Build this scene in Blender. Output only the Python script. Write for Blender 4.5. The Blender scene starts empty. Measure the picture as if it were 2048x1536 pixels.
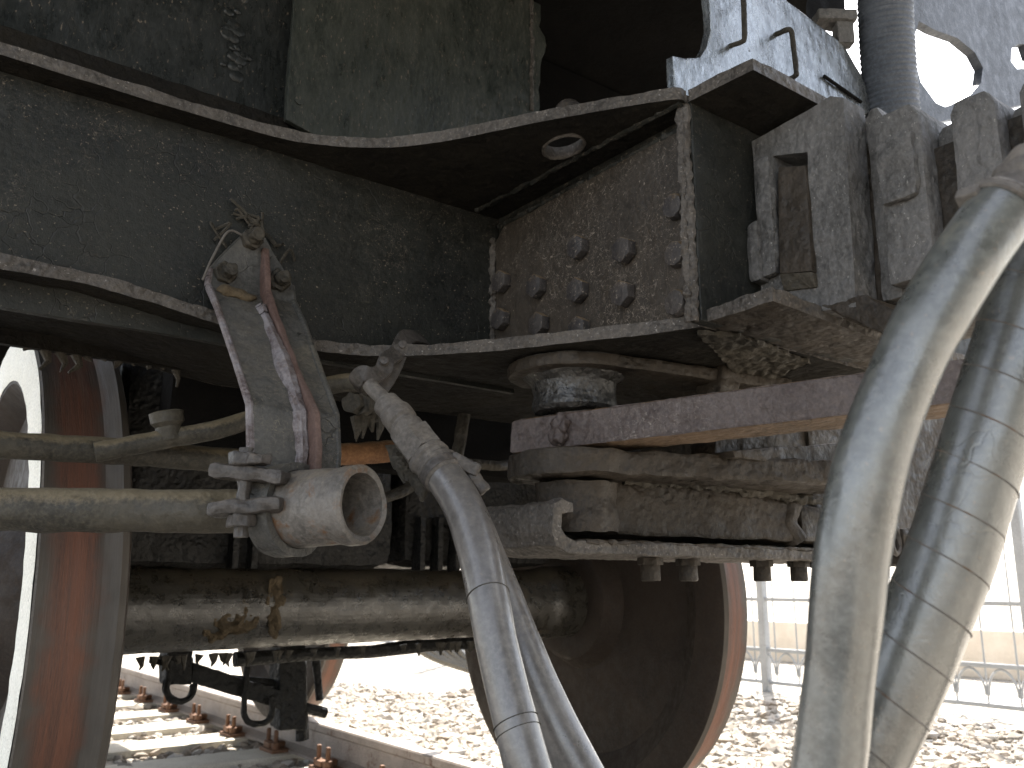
import bpy, bmesh, math, random
from mathutils import Vector, Matrix, noise
random.seed(7)
SC = bpy.context.scene
# ------------------------------------------------------------------ camera, sky, sun, exposure
# world axes: x across the track (away), y along the track, z up, rail top at z = 0
HEAD, PITCH, CAMZ = math.atan2(.6016, .7988), math.radians(12.6), .63
cam = bpy.data.cameras.new('camera'); camo = bpy.data.objects.new('camera', cam)
SC.collection.objects.link(camo); SC.camera = camo
cam.sensor_width = 36; cam.lens = 36 * 1775 / 2048; cam.clip_start = .02; cam.clip_end = 3000
camo.location = (0, 0, CAMZ); camo.rotation_euler = (math.pi / 2 + PITCH, 0, -HEAD)
cam.dof.use_dof = True; cam.dof.focus_distance = 1.25; cam.dof.aperture_fstop = 9.0
SUN = Vector((.50, .40, .77)).normalized()
w = bpy.data.worlds.new('World'); SC.world = w; w.use_nodes = True
nt = w.node_tree; sky = nt.nodes.new('ShaderNodeTexSky'); sky.sky_type = 'NISHITA'; sky.sun_disc = False
sky.sun_elevation = math.asin(SUN.z); sky.sun_rotation = math.atan2(SUN.x, SUN.y); sky.dust_density = 2.0
hs_ = nt.nodes.new('ShaderNodeHueSaturation'); hs_.inputs['Saturation'].default_value = .42   # hazy, whitish summer sky
nt.links.new(sky.outputs[0], hs_.inputs['Color']); nt.links.new(hs_.outputs[0], nt.nodes['Background'].inputs[0]); nt.nodes['Background'].inputs[1].default_value = .15
sl = bpy.data.lights.new('sun', 'SUN'); so = bpy.data.objects.new('sun', sl); SC.collection.objects.link(so)
sl.energy = 5.0; sl.angle = math.radians(.5); sl.color = (1, .95, .87)
so.rotation_euler = SUN.to_track_quat('Z', 'Y').to_euler(); so.location = (0, 0, 20)
SC.view_settings.view_transform = 'Standard'; SC.view_settings.look = 'None'
SC.view_settings.exposure = 1.95; SC.view_settings.gamma = 1

# ------------------------------------------------------------------ helpers
def V(*a): return Vector(a)
# survey: sight lines of the photograph met with real planes of the vehicle
_F = V(math.sin(HEAD)*math.cos(PITCH), math.cos(HEAD)*math.cos(PITCH), math.sin(PITCH))
_R = V(math.cos(HEAD), -math.sin(HEAD), 0); _U = _R.cross(_F); _O = V(0, 0, CAMZ)
def sight(px, py): return _F + _R*((px-1024)/1775) - _U*((py-768)/1775)
def hx(px, py, x): q = sight(px, py); return _O + q*(x/q.x)
def hy(px, py, y): q = sight(px, py); return _O + q*(y/q.y)
def hz(px, py, z): q = sight(px, py); return _O + q*((z-CAMZ)/q.z)
def dp(px, py, D): return _O + sight(px, py)*D

def tag(o, label=None, cat=None, group=None, kind=None):
    if label: o['label'] = label
    if cat: o['category'] = cat
    if group: o['group'] = group
    if kind: o['kind'] = kind
    return o
def thing(name, loc, label, cat, group=None):
    o = bpy.data.objects.new(name, None); SC.collection.objects.link(o); o.location = loc
    o.empty_display_size = .05
    return tag(o, label, cat, group)
def origin_of(o):
    p = V(0, 0, 0)
    while o: p = p + o.location; o = o.parent
    return p
def obj(name, bm, mats, parent=None, smooth=32, label=None):
    off = origin_of(parent) if parent else None
    if off is None:
        xs = [v.co for v in bm.verts]
        off = V((min(c.x for c in xs)+max(c.x for c in xs))/2, (min(c.y for c in xs)+max(c.y for c in xs))/2, min(c.z for c in xs))
    for v in bm.verts: v.co -= off
    bmesh.ops.recalc_face_normals(bm, faces=bm.faces)
    me = bpy.data.meshes.new(name); bm.to_mesh(me); bm.free()
    for m in (mats if isinstance(mats, (list, tuple)) else [mats]): me.materials.append(m)
    for p in me.polygons: p.use_smooth = True
    me.set_sharp_from_angle(angle=math.radians(smooth))
    o = bpy.data.objects.new(name, me); SC.collection.objects.link(o)
    if parent: o.parent = parent
    else: o.location = off
    if label: o['label'] = label
    return o
def join(bm, other):
    me = bpy.data.meshes.new('tmp'); other.to_mesh(me); other.free(); bm.from_mesh(me); bpy.data.meshes.remove(me); return bm
def slab(outer, vec, holes=(), bevel=0.0, edge_mat=None):
    """flat plate: outline (3D points) with holes, given thickness"""
    bm = bmesh.new(); es = []
    for loop in [outer]+list(holes):
        vs = [bm.verts.new(p) for p in loop]
        es += [bm.edges.new((vs[i], vs[(i+1) % len(vs)])) for i in range(len(vs))]
    if holes: bmesh.ops.triangle_fill(bm, use_beauty=True, use_dissolve=False, edges=es)
    else: bm.faces.new(bm.verts[:] if False else [v for v in bm.verts])
    bm.normal_update()
    if not holes: pass
    g = bmesh.ops.extrude_face_region(bm, geom=bm.faces[:])
    bmesh.ops.translate(bm, vec=Vector(vec), verts=[e for e in g['geom'] if isinstance(e, bmesh.types.BMVert)])
    bmesh.ops.recalc_face_normals(bm, faces=bm.faces)
    n = Vector(vec).normalized()
    if edge_mat is not None:
        for f in bm.faces:
            if abs(f.normal.dot(n)) < .5: f.material_index = edge_mat
    if bevel:
        ed = [e for e in bm.edges if len(e.link_faces) == 2 and e.calc_face_angle(0) > .6]
        bmesh.ops.bevel(bm, geom=ed, offset=bevel, segments=2, profile=.6, affect='EDGES', clamp_overlap=True)
    return bm
def box(a, b, bevel=.003, m=None):
    bm = bmesh.new(); a = Vector(a); b = Vector(b)
    bmesh.ops.create_cube(bm, size=1)
    for v in bm.verts: v.co = V(*(((a[i]+b[i])/2 + v.co[i]*(b[i]-a[i])) for i in range(3)))
    if bevel: bmesh.ops.bevel(bm, geom=bm.edges[:], offset=bevel, segments=2, profile=.6, affect='EDGES')
    if m: bm.transform(m)
    return bm
def refine(bm, L, n=7):
    bmesh.ops.triangulate(bm, faces=bm.faces[:])
    for _ in range(n):
        ed = [e for e in bm.edges if e.calc_length() > L]
        if not ed: break
        bmesh.ops.subdivide_edges(bm, edges=ed, cuts=1, use_grid_fill=False)
        bmesh.ops.triangulate(bm, faces=[f for f in bm.faces if len(f.verts) > 3])
    return bm
def lumps(bm, amp, size, amp2=0, size2=1, seed=0):
    bm.normal_update()
    s = V(seed*3.1, seed*1.7, seed*.9)
    for v, d in [(v, noise.noise(v.co/size+s)*amp + (noise.noise(v.co/size2+s*2)*amp2 if amp2 else 0)) for v in bm.verts]:
        v.co += v.normal*d
    return bm
def spline(pts, n=10):
    P = [Vector(p) for p in pts]; out = []
    P = [P[0]*2-P[1]]+P+[P[-1]*2-P[-2]]
    for i in range(1, len(P)-2):
        for k in range(n):
            t = k/n; a, b, c, d = P[i-1:i+3]
            out.append(.5*((2*b)+(c-a)*t+(2*a-5*b+4*c-d)*t*t+(3*b-a-3*c+d)*t**3))
    out.append(P[-2]); return out
def tube(pts, rad, seg=20, cap=True, wob=0, wsize=.03, seed=0, closed=False):
    """sweep a circle; rad = number or function of 0..1 along the length"""
    bm = bmesh.new(); rings = []; n = len(pts); pts = [Vector(p) for p in pts]
    L = [0]
    for i in range(1, n): L.append(L[-1]+(pts[i]-pts[i-1]).length)
    up = None
    for i, p in enumerate(pts):
        t = (pts[min(i+1, n-1)]-pts[max(i-1, 0)]).normalized()
        if closed: t = (pts[(i+1) % n]-pts[i-1]).normalized()
        if up is None: up = t.orthogonal().normalized()
        up = (up-t*up.dot(t)).normalized(); s = t.cross(up)
        r = rad(L[i]/L[-1]) if callable(rad) else rad
        ring = []
        for k in range(seg):
            a = 2*math.pi*k/seg; dv = up*math.cos(a)+s*math.sin(a)
            q = p+dv*r
            if wob: q += dv*noise.noise(q/wsize+V(seed, seed, 0))*wob
            ring.append(bm.verts.new(q))
        rings.append(ring)
    for i in range(n-1 if not closed else n):
        a = rings[i]; b = rings[(i+1) % n]
        for k in range(seg): bm.faces.new((a[k], a[(k+1) % seg], b[(k+1) % seg], b[k]))
    if cap and not closed: bm.faces.new(rings[0]); bm.faces.new(rings[-1])
    return bm
def lathe(prof, base, axis, seg=48, mats=None):
    """profile [(s along axis, radius)...] turned about base+axis; mats: index per segment"""
    bm = bmesh.new(); axis = Vector(axis).normalized(); u = axis.orthogonal().normalized(); v = axis.cross(u); base = Vector(base)
    rings = []
    for s, r in prof:
        if r < 1e-6: rings.append([bm.verts.new(base+axis*s)]); continue
        rings.append([bm.verts.new(base+axis*s+(u*math.cos(2*math.pi*k/seg)+v*math.sin(2*math.pi*k/seg))*r) for k in range(seg)])
    for i in range(len(prof)-1):
        a, b = rings[i], rings[i+1]
        for k in range(seg):
            k2 = (k+1) % seg
            if len(a) == 1 and len(b) == 1: continue
            if len(a) == 1: f = bm.faces.new((a[0], b[k2], b[k]))
            elif len(b) == 1: f = bm.faces.new((a[k], a[k2], b[0]))
            else: f = bm.faces.new((a[k], a[k2], b[k2], b[k]))
            if mats: f.material_index = mats[i]
    return bm
def hexbolt(p, axis, r=.018, h=.014, rot=0, seg=6, dome=.0):
    axis = Vector(axis).normalized(); bm = bmesh.new()
    bmesh.ops.create_cone(bm, cap_ends=True, segments=seg, radius1=r, radius2=r*(1-dome), depth=h)
    bmesh.ops.bevel(bm, geom=bm.edges[:], offset=h*.09, segments=2, profile=.5, affect='EDGES')
    bm.transform(Matrix.Rotation(rot, 4, 'Z')); bm.transform(Matrix.Translation((0, 0, h/2)))
    bm.transform(Matrix.Translation(Vector(p)) @ axis.to_track_quat('Z', 'Y').to_matrix().to_4x4())
    return bm
def bead(a, b, r=.006, seed=0, n=60, pts=None):
    P = pts or [Vector(a).lerp(Vector(b), i/n) for i in range(n+1)]
    return tube(P, r, 8, wob=r*.9, wsize=r*1.5, seed=seed)

# ------------------------------------------------------------------ materials
def mat(name, c1, c2, rough=(.35, .65), dust=None, dust_amt=0.0, fib=0.0, fibc=(.16, .13, .10), bump=.35, bsize=60, lump=.0, lsize=14,
        rust=0.0, rustc=(.12, .045, .015), psize=5.0, metallic=0.0, cracks=0.0, stretch=None, spec=.35, speck=0.0, dn=.35, coat=0.0):
    m = bpy.data.materials.new(name); m.use_nodes = True; t = m.node_tree; N = t.nodes; L = t.links; bs = N['Principled BSDF']
    geo = N.new('ShaderNodeNewGeometry'); mp = N.new('ShaderNodeMapping'); L.new(geo.outputs['Position'], mp.inputs[0])
    if stretch: mp.inputs['Scale'].default_value = stretch
    co = mp.outputs[0]
    def nz(scale, detail=6, ro=.6, dist=0):
        n = N.new('ShaderNodeTexNoise'); n.inputs['Scale'].default_value = scale; n.inputs['Detail'].default_value = detail
        n.inputs['Roughness'].default_value = ro; n.inputs['Distortion'].default_value = dist; L.new(co, n.inputs['Vector']); return n.outputs['Fac']
    def ramp(s, a, b, lo=0., hi=1.):
        r = N.new('ShaderNodeMapRange'); r.inputs[1].default_value = a; r.inputs[2].default_value = b; r.inputs[3].default_value = lo; r.inputs[4].default_value = hi
        r.interpolation_type = 'SMOOTHSTEP'; L.new(s, r.inputs[0]); return r.outputs[0]
    def mth(op, a, b=None):
        n = N.new('ShaderNodeMath'); n.operation = op
        for i, q in enumerate((a, b)):
            if q is None: continue
            if isinstance(q, (int, float)): n.inputs[i].default_value = q
            else: L.new(q, n.inputs[i])
        return n.outputs[0]
    def mix(f, a, b):
        n = N.new('ShaderNodeMix'); n.data_type = 'RGBA'
        if isinstance(f, (int, float)): n.inputs[0].default_value = f
        else: L.new(f, n.inputs[0])
        for i, q in ((6, a), (7, b)):
            if isinstance(q, tuple): n.inputs[i].default_value = (*q, 1)
            else: L.new(q, n.inputs[i])
        return n.outputs[2]
    big = nz(psize, 5, .65); fine = nz(bsize*3, 4, .7); mid = nz(bsize*.6, 7, .65)
    col = mix(ramp(mth('ADD', mth('MULTIPLY', big, .7), mth('MULTIPLY', mid, .3)), .38, .62), c1, c2)
    col = mix(ramp(fine, .35, .75, 0, .5), col, tuple(x*1.7 for x in c2))
    if rust:
        col = mix(mth('MULTIPLY', ramp(mth('ADD', mth('MULTIPLY', nz(psize*2.3, 8, .7, .5), .75), mth('MULTIPLY', mid, .25)), .62-.25*rust, .72-.2*rust), .85), col, mix(mid, rustc, tuple(x*.4 for x in rustc)))
    rg = ramp(mid, .3, .7, rough[0], rough[1])
    if dust:
        sep = N.new('ShaderNodeSeparateXYZ'); L.new(geo.outputs['Normal'], sep.inputs[0])
        d = mth('ADD', mth('MULTIPLY', sep.outputs[2], dn), mth('ADD', mth('MULTIPLY', nz(psize*1.7, 8, .7), .8), mth('MULTIPLY', fine, .35)))
        df = mth('MULTIPLY', ramp(d, .85-.45*dust_amt, 1.15-.35*dust_amt), min(1., .55+.45*dust_amt))
        col = mix(df, col, mix(fine, tuple(x*.7 for x in dust), tuple(x*1.25 for x in dust)))
        rg = mth('MAXIMUM', rg, mth('MULTIPLY', df, .85))
    if fib:
        for sc_, ds in ((55, 1.2), (120, .6)):
            n = nz(sc_, 1, .4, ds); line = ramp(mth('ABSOLUTE', mth('SUBTRACT', n, .5)), .0, .011 if sc_ == 55 else .016, 1, 0)
            mask = ramp(nz(30 if sc_ == 55 else 50, 2), .57-.12*fib, .64-.12*fib); pm = ramp(nz(2.6, 3), .42, .62, .08, 1)
            col = mix(mth('MULTIPLY', mth('MULTIPLY', line, mth('MULTIPLY', mask, pm)), .8*min(1, fib)), col, fibc)
    if speck:
        n = nz(240, 2, .5); col = mix(ramp(n, .70-.06*speck, .74-.05*speck, 0, .8), col, fibc)
    bh = mth('ADD', mth('MULTIPLY', mid, .6), mth('MULTIPLY', fine, .25))
    if lump:
        vo = N.new('ShaderNodeTexVoronoi'); vo.feature = 'SMOOTH_F1'; vo.inputs['Scale'].default_value = lsize*6; L.new(co, vo.inputs['Vector'])
        bh = mth('ADD', bh, mth('MULTIPLY', mth('ADD', nz(lsize*3, 3), mth('MULTIPLY', vo.outputs['Distance'], -.8)), lump))
    if cracks:
        vo = N.new('ShaderNodeTexVoronoi'); vo.feature = 'DISTANCE_TO_EDGE'; vo.inputs['Scale'].default_value = 26
        nn = N.new('ShaderNodeTexNoise'); nn.inputs['Scale'].default_value = 30; L.new(co, nn.inputs['Vector'])
        mx = N.new('ShaderNodeMix'); mx.data_type = 'VECTOR'; mx.inputs[0].default_value = .04; L.new(co, mx.inputs[4]); L.new(nn.outputs['Color'], mx.inputs[5]); L.new(mx.outputs[1], vo.inputs['Vector'])
        ck = mth('MULTIPLY', ramp(vo.outputs['Distance'], 0, .03, 1, 0), ramp(nz(7, 3), .5, .62)); ck = mth('MULTIPLY', ck, cracks)
        col = mix(ck, col, (.01, .008, .007)); bh = mth('SUBTRACT', bh, mth('MULTIPLY', ck, .8))
    bp = N.new('ShaderNodeBump'); bp.inputs['Strength'].default_value = bump; bp.inputs['Distance'].default_value = .007
    L.new(bh, bp.inputs['Height']); L.new(bp.outputs[0], bs.inputs['Normal'])
    L.new(col, bs.inputs['Base Color']); L.new(rg, bs.inputs['Roughness']); bs.inputs['Metallic'].default_value = metallic
    bs.inputs['Specular IOR Level'].default_value = spec
    bs.inputs['Coat Weight'].default_value = coat; bs.inputs['Coat Roughness'].default_value = .22
    return m
M = {}
M['web'] = mat('grimy_black_paint', (.0075, .0085, .008), (.017, .0175, .0145), (.38, .68), (.055, .045, .033), .22, 1.0, bump=.5, lump=.25, cracks=.3, speck=.4)
M['plate'] = mat('dusty_side_plate', (.026, .022, .018), (.042, .034, .026), (.35, .65), (.085, .058, .030), .48, 1.5, (.26, .22, .18), bump=.5, lump=.3, speck=.35, psize=4, dn=.5)
M['bolt'] = mat('dusty_top_lit_bolt', (.028, .026, .027), (.05, .044, .04), (.35, .65), (.24, .165, .09), .25, .8, (.26, .22, .18), bump=.6, lump=.4, speck=.6, psize=20, dn=.9)  # dust on upper facets made paler to paint in top light contrast
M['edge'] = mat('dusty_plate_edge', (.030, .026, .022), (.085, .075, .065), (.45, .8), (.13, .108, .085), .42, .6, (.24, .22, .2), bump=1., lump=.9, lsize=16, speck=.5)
M['under'] = mat('shade_darkened_underside', (.006, .0055, .005), (.014, .012, .009), (.65, .9), (.04, .032, .024), .12, .2, bump=.8, lump=.6, spec=.15)  # colour darkened so the shade beneath the flanges is in the material
M['gloss'] = mat('glossy_black_panel', (.0115, .0135, .0132), (.024, .026, .025), (.2, .45), (.07, .066, .054), .3, .7, bump=.45, lump=.5, lsize=18, speck=.4, stretch=(1, 1, .45))
M['gloss2'] = mat('dusty_black_panel', (.020, .024, .021), (.045, .048, .040), (.25, .55), (.12, .11, .085), .5, .6, bump=.5, lump=.4, lsize=22, speck=.6, stretch=(1, 1, .4))
M['oily'] = mat('oily_black_sheen', (.10, .11, .115), (.30, .32, .335), (.12, .36), (.12, .10, .08), .3, .3, (.04, .035, .03), bump=.45, lump=.35, lsize=12, spec=1.0, metallic=.7, speck=.7, stretch=(1, 1, .45), rust=.12, rustc=(.05, .035, .025))
M['cast'] = mat('dusty_casting', (.047, .045, .042), (.112, .108, .104), (.5, .85), (.19, .17, .145), .4, .3, (.25, .24, .22), bump=.9, lump=.8, lsize=14, speck=.4, stretch=(1, 1, .8))
M['castdark'] = mat('dark_rough_casting', (.012, .0095, .007), (.036, .028, .020), (.4, .75), (.10, .074, .046), .36, .3, bump=.8, lump=.7)
M['castwet'] = mat('oily_boss_casting', (.016, .015, .014), (.04, .038, .035), (.18, .45), (.10, .085, .065), .3, .2, spec=.7, bump=.8, lump=.8, lsize=12)
M['bar'] = mat('purple_brown_bar', (.045, .033, .030), (.092, .074, .068), (.35, .6), (.165, .138, .115), .38, 1.2, (.3, .27, .24), bump=.8, lump=.6, lsize=14, psize=8)
M['bracket'] = mat('grey_bracket_paint', (.034, .034, .032), (.076, .073, .067), (.3, .6), (.17, .145, .105), .4, 1.0, (.22, .19, .14), bump=.5, lump=.3, cracks=.5)
M['barlow'] = mat('rusty_ground_lit_underside', (.06, .039, .023), (.12, .08, .05), (.6, .85), (.2, .15, .1), .4, .3, bump=.9, lump=.6)  # orange brown holds both rust and the bounce of the lit ground
M['mud'] = mat('ochre_dust', (.05, .036, .02), (.10, .074, .043), (.8, .95), bump=.8)
M['haze_tint'] = mat('glare_tinted_blue_grey', (.055, .062, .075), (.095, .107, .128), (.4, .7), bump=.5, lump=.3)  # bluish tint paints veiling glare onto the dark hose and plate
M['rib'] = mat('brown_primer_rib', (.075, .045, .037), (.11, .072, .06), (.45, .7), (.2, .17, .15), .2, .2, bump=.3)
M['peel'] = mat('peeling_grey_paint', (.075, .055, .052), (.20, .185, .19), (.45, .7), (.13, .10, .08), .4, .5, bump=.9, lump=.6, cracks=1.0, psize=26)
M['socket'] = mat('dusty_steel_socket', (.062, .057, .051), (.14, .128, .115), (.35, .6), (.21, .17, .12), .36, .5, bump=.6, lump=.4, psize=12, rust=.4, rustc=(.20, .09, .03))
M['pipe'] = mat('muddy_pipe', (.024, .022, .017), (.058, .051, .038), (.4, .7), (.20, .16, .10), .42, .4, bump=.7, lump=.4, psize=8, dn=.62)
M['rustpipe'] = mat('rusty_orange_pipe', (.12, .055, .022), (.23, .115, .052), (.6, .85), (.22, .17, .11), .3, .2, bump=.5)
M['tar'] = mat('crusted_grime', (.02, .018, .014), (.05, .043, .032), (.5, .9), (.10, .08, .055), .4, .3, bump=1., lump=.8)
M['clip'] = mat('dusty_clip_steel', (.028, .025, .022), (.072, .064, .058), (.3, .6), (.15, .125, .10), .4, .4, bump=.7, lump=.4, psize=20)
M['hose'] = mat('grey_rubber_hose', (.062, .057, .053), (.115, .107, .10), (.26, .46), (.19, .165, .135), .32, .2, spec=.8, coat=.45, bump=.25, bsize=45, lump=.1, psize=9, cracks=.25, speck=.2)
M['hose2'] = mat('worn_rubber_hose', (.048, .050, .045), (.10, .103, .094), (.2, .44), (.185, .165, .115), .38, .15, spec=1.0, coat=.8, bump=.3, bsize=45, lump=.2, psize=11, cracks=.12, speck=.3)
M['ferrule'] = mat('dusty_hose_fitting', (.065, .057, .05), (.12, .108, .095), (.4, .75), (.21, .18, .145), .4, .4, bump=.6, lump=.3, psize=16)
M['axle'] = mat('oily_axle', (.018, .016, .013), (.05, .045, .035), (.13, .5), (.11, .088, .058), .35, .2, spec=.9, bump=.5, lump=.15, rust=.15, rustc=(.14, .09, .035))
M['motor'] = mat('black_motor_case', (.008, .008, .008), (.02, .019, .017), (.35, .7), (.035, .03, .024), .2, .1, bump=1., lump=1., spec=.3)
M['disc'] = mat('dark_wheel_disc', (.016, .011, .008), (.034, .024, .017), (.55, .85), (.055, .043, .03), .3, .1, bump=.3)
M['white'] = mat('white_painted_rim', (.62, .60, .52), (.74, .72, .64), (.5, .7), (.4, .36, .28), .2, .1, bump=.3, speck=.3)
M['tyreside'] = mat('grey_tyre_edge', (.045, .040, .034), (.095, .083, .07), (.5, .75), (.13, .11, .085), .3, .2, bump=.4)
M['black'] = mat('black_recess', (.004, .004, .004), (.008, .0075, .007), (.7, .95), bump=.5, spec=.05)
M['rail'] = mat('weathered_rail', (.16, .13, .11), (.26, .22, .19), (.4, .7), (.3, .26, .22), .4, 0, bump=.4, rust=.3)
M['sleeper'] = mat('concrete_sleeper', (.40, .36, .29), (.52, .48, .40), (.8, .95), bump=.6)
M['fast'] = mat('rusty_fastening', (.10, .05, .03), (.17, .09, .05), (.7, .9), bump=.5)
M['fence'] = mat('glare_lightened_fence', (.26, .27, .28), (.34, .35, .36), (.5, .7), bump=.2)  # grey lightened so the fence looks washed out by glare
M['pale'] = mat('pale_plaster', (.60, .52, .42), (.70, .62, .52), (.8, .95), bump=.4)
def treadmat():
    m = mat('rusty_tread', (.06, .035, .026), (.125, .055, .034), (.45, .75), (.12, .10, .08), .25, .2, bump=.3, stretch=(9, .35, .35), psize=6)
    # running band: rust in the middle of the tread, grey brake dust towards flange and outer edge
    t = m.node_tree; N = t.nodes; L = t.links; bs = N['Principled BSDF']; src = bs.inputs['Base Color'].links[0].from_socket
    g = N.new('ShaderNodeNewGeometry'); sp = N.new('ShaderNodeSeparateXYZ'); L.new(g.outputs['Position'], sp.inputs[0])
    n = N.new('ShaderNodeTexNoise'); n.inputs['Scale'].default_value = 14; n.inputs['Detail'].default_value = 7; L.new(g.outputs['Position'], n.inputs['Vector'])
    def op(k, a, b):
        q = N.new('ShaderNodeMath'); q.operation = k
        for i, c in enumerate((a, b)):
            if isinstance(c, (int, float)): q.inputs[i].default_value = c
            elif c is not None: L.new(c, q.inputs[i])
        return q.outputs[0]
    d = op('ABSOLUTE', op('SUBTRACT', op('ABSOLUTE', op('SUBTRACT', sp.outputs[0], 1.116), None), .803), None)
    d = op('ADD', d, op('MULTIPLY', op('SUBTRACT', n.outputs['Fac'], .5), .06))
    r = N.new('ShaderNodeMapRange'); r.interpolation_type = 'SMOOTHSTEP'; r.inputs[1].default_value = .018; r.inputs[2].default_value = .048; L.new(d, r.inputs[0])
    x = N.new('ShaderNodeMix'); x.data_type = 'RGBA'; L.new(r.outputs[0], x.inputs[0]); L.new(src, x.inputs[6])
    y = N.new('ShaderNodeMix'); y.data_type = 'RGBA'; L.new(n.outputs['Fac'], y.inputs[0]); y.inputs[6].default_value = (.03, .026, .022, 1); y.inputs[7].default_value = (.105, .09, .074, 1)
    L.new(y.outputs[2], x.inputs[7]); L.new(x.outputs[2], bs.inputs['Base Color'])
    return m
M['tread'] = treadmat()
def groundmat():
    m = bpy.data.materials.new('gravel_ground'); m.use_nodes = True; t = m.node_tree; N = t.nodes; L = t.links; bs = N['Principled BSDF']
    g = N.new('ShaderNodeNewGeometry'); vo = N.new('ShaderNodeTexVoronoi'); vo.inputs['Scale'].default_value = 22; L.new(g.outputs['Position'], vo.inputs['Vector'])
    r = N.new('ShaderNodeValToRGB'); r.color_ramp.elements[0].color = (.26, .23, .19, 1); r.color_ramp.elements[1].color = (.46, .42, .36, 1)
    s = N.new('ShaderNodeSeparateColor'); L.new(vo.outputs['Color'], s.inputs[0]); L.new(s.outputs[0], r.inputs[0]); L.new(r.outputs[0], bs.inputs['Base Color'])
    b = N.new('ShaderNodeBump'); b.inputs['Strength'].default_value = 1; b.inputs['Distance'].default_value = .03; b.invert = True
    L.new(vo.outputs['Distance'], b.inputs['Height']); L.new(b.outputs[0], bs.inputs['Normal']); bs.inputs['Roughness'].default_value = .95
    return m
M['ground'] = groundmat()
def stonemat():
    m = bpy.data.materials.new('gravel_stone'); m.use_nodes = True; t = m.node_tree; N = t.nodes; L = t.links; bs = N['Principled BSDF']
    g = N.new('ShaderNodeNewGeometry'); r = N.new('ShaderNodeValToRGB'); e = r.color_ramp.elements
    e[0].color = (.28, .25, .21, 1); e[1].color = (.62, .59, .54, 1); k = e.new(.55); k.color = (.40, .33, .26, 1)
    L.new(g.outputs['Random Per Island'], r.inputs[0]); n = N.new('ShaderNodeTexNoise'); n.inputs['Scale'].default_value = 60
    x = N.new('ShaderNodeMix'); x.data_type = 'RGBA'; x.blend_type = 'MULTIPLY'; x.inputs[0].default_value = .5; L.new(r.outputs[0], x.inputs[6]); L.new(n.outputs['Fac'], x.inputs[7])
    L.new(x.outputs[2], bs.inputs['Base Color']); bs.inputs['Roughness'].default_value = .9
    return m
M['stone'] = stonemat()

# ------------------------------------------------------------------ ground, track
g = bmesh.new(); S_ = 400
for x, y in ((-S_, -S_), (S_, -S_), (S_, S_), (-S_, S_)): g.verts.new((x, y, -.19))
g.faces.new(g.verts); tag(obj('ground', g, M['ground']), kind='structure')

def stones(n, rects, seed, smin, smax, z0):
    rnd = random.Random(seed); V_, F_ = [], []
    ico = bmesh.new(); bmesh.ops.create_icosphere(ico, subdivisions=1, radius=1)
    iv = [v.co.copy() for v in ico.verts]; ico.verts.index_update(); fi = [[v.index for v in f.verts] for f in ico.faces]; ico.free()
    for k in range(n):
        a = rects[rnd.randrange(len(rects))]; x = rnd.uniform(a[0], a[1]); y = rnd.uniform(a[2], a[3])
        s = rnd.uniform(smin, smax)*(1 if rnd.random() < .85 else 1.5); q = Matrix.Rotation(rnd.random()*6.3, 3, 'Z') @ Matrix.Rotation(rnd.uniform(-.6, .6), 3, 'X')
        sc = V(s*rnd.uniform(.8, 1.4), s*rnd.uniform(.7, 1.1), s*rnd.uniform(.45, .8)); b = len(V_); ph = rnd.random()*50
        for c in iv:
            d = c*(1+.45*noise.noise(c*1.3+V(ph, ph, 0)))
            V_.append(q @ V(d.x*sc.x, d.y*sc.y, d.z*sc.z)+V(x, y, z0+s*rnd.uniform(.15, .3)))
        F_ += [[i+b for i in f] for f in fi]
    me = bpy.data.meshes.new('gravel'); me.from_pydata(V_, [], F_); me.materials.append(M['stone'])
    o = bpy.data.objects.new('gravel', me); SC.collection.objects.link(o)
    return o
tag(stones(16000, [(.6, 3.2, 2.6, 7.5), (2.0, 3.6, 2.6, 7.0), (2.2, 5.5, 1.2, 6.0), (2.2, 4.5, 1.0, 4.0)], 3, .016, .032, -.19), 'loose pale gravel and pebbles around the sleepers and beyond the far rail', 'gravel', kind='stuff')

def rail_bm(x, y0, y1):
    prof = [(-.065, -.155), (.065, -.155), (.065, -.143), (.012, -.125), (.009, -.045), (.036, -.032), (.036, -.006), (.030, 0), (-.030, 0), (-.036, -.006), (-.036, -.032), (-.009, -.045), (-.012, -.125), (-.065, -.143)]
    return slab([V(x+a, y0, b) for a, b in prof], (0, y1-y0, 0))
for i, (x, lab) in enumerate(((.345, 'weathered steel rail under the white rimmed wheel on the near side'), (1.912, 'weathered steel rail under the dark far wheel at the bottom of the picture'))):
    tag(obj('rail', rail_bm(x, -3, 40), M['rail']), lab, 'rail', 'rails of the track')
sl_proto = None
def sleeper_bm():
    bm = box((-1.3, -.13, -.22), (1.3, .13, -.158), .012); return lumps(refine(bm, .12), .004, .08)
for k in range(22):
    y = 2.05+.56*k
    if sl_proto is None:
        sl_proto = obj('sleeper', sleeper_bm(), M['sleeper']); o = sl_proto
    else: o = sl_proto.copy(); SC.collection.objects.link(o)
    o.location = (1.12, y, -.22)
    tag(o, 'pale concrete sleeper lying across under the two rails', 'sleeper', 'sleepers under the track')
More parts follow.
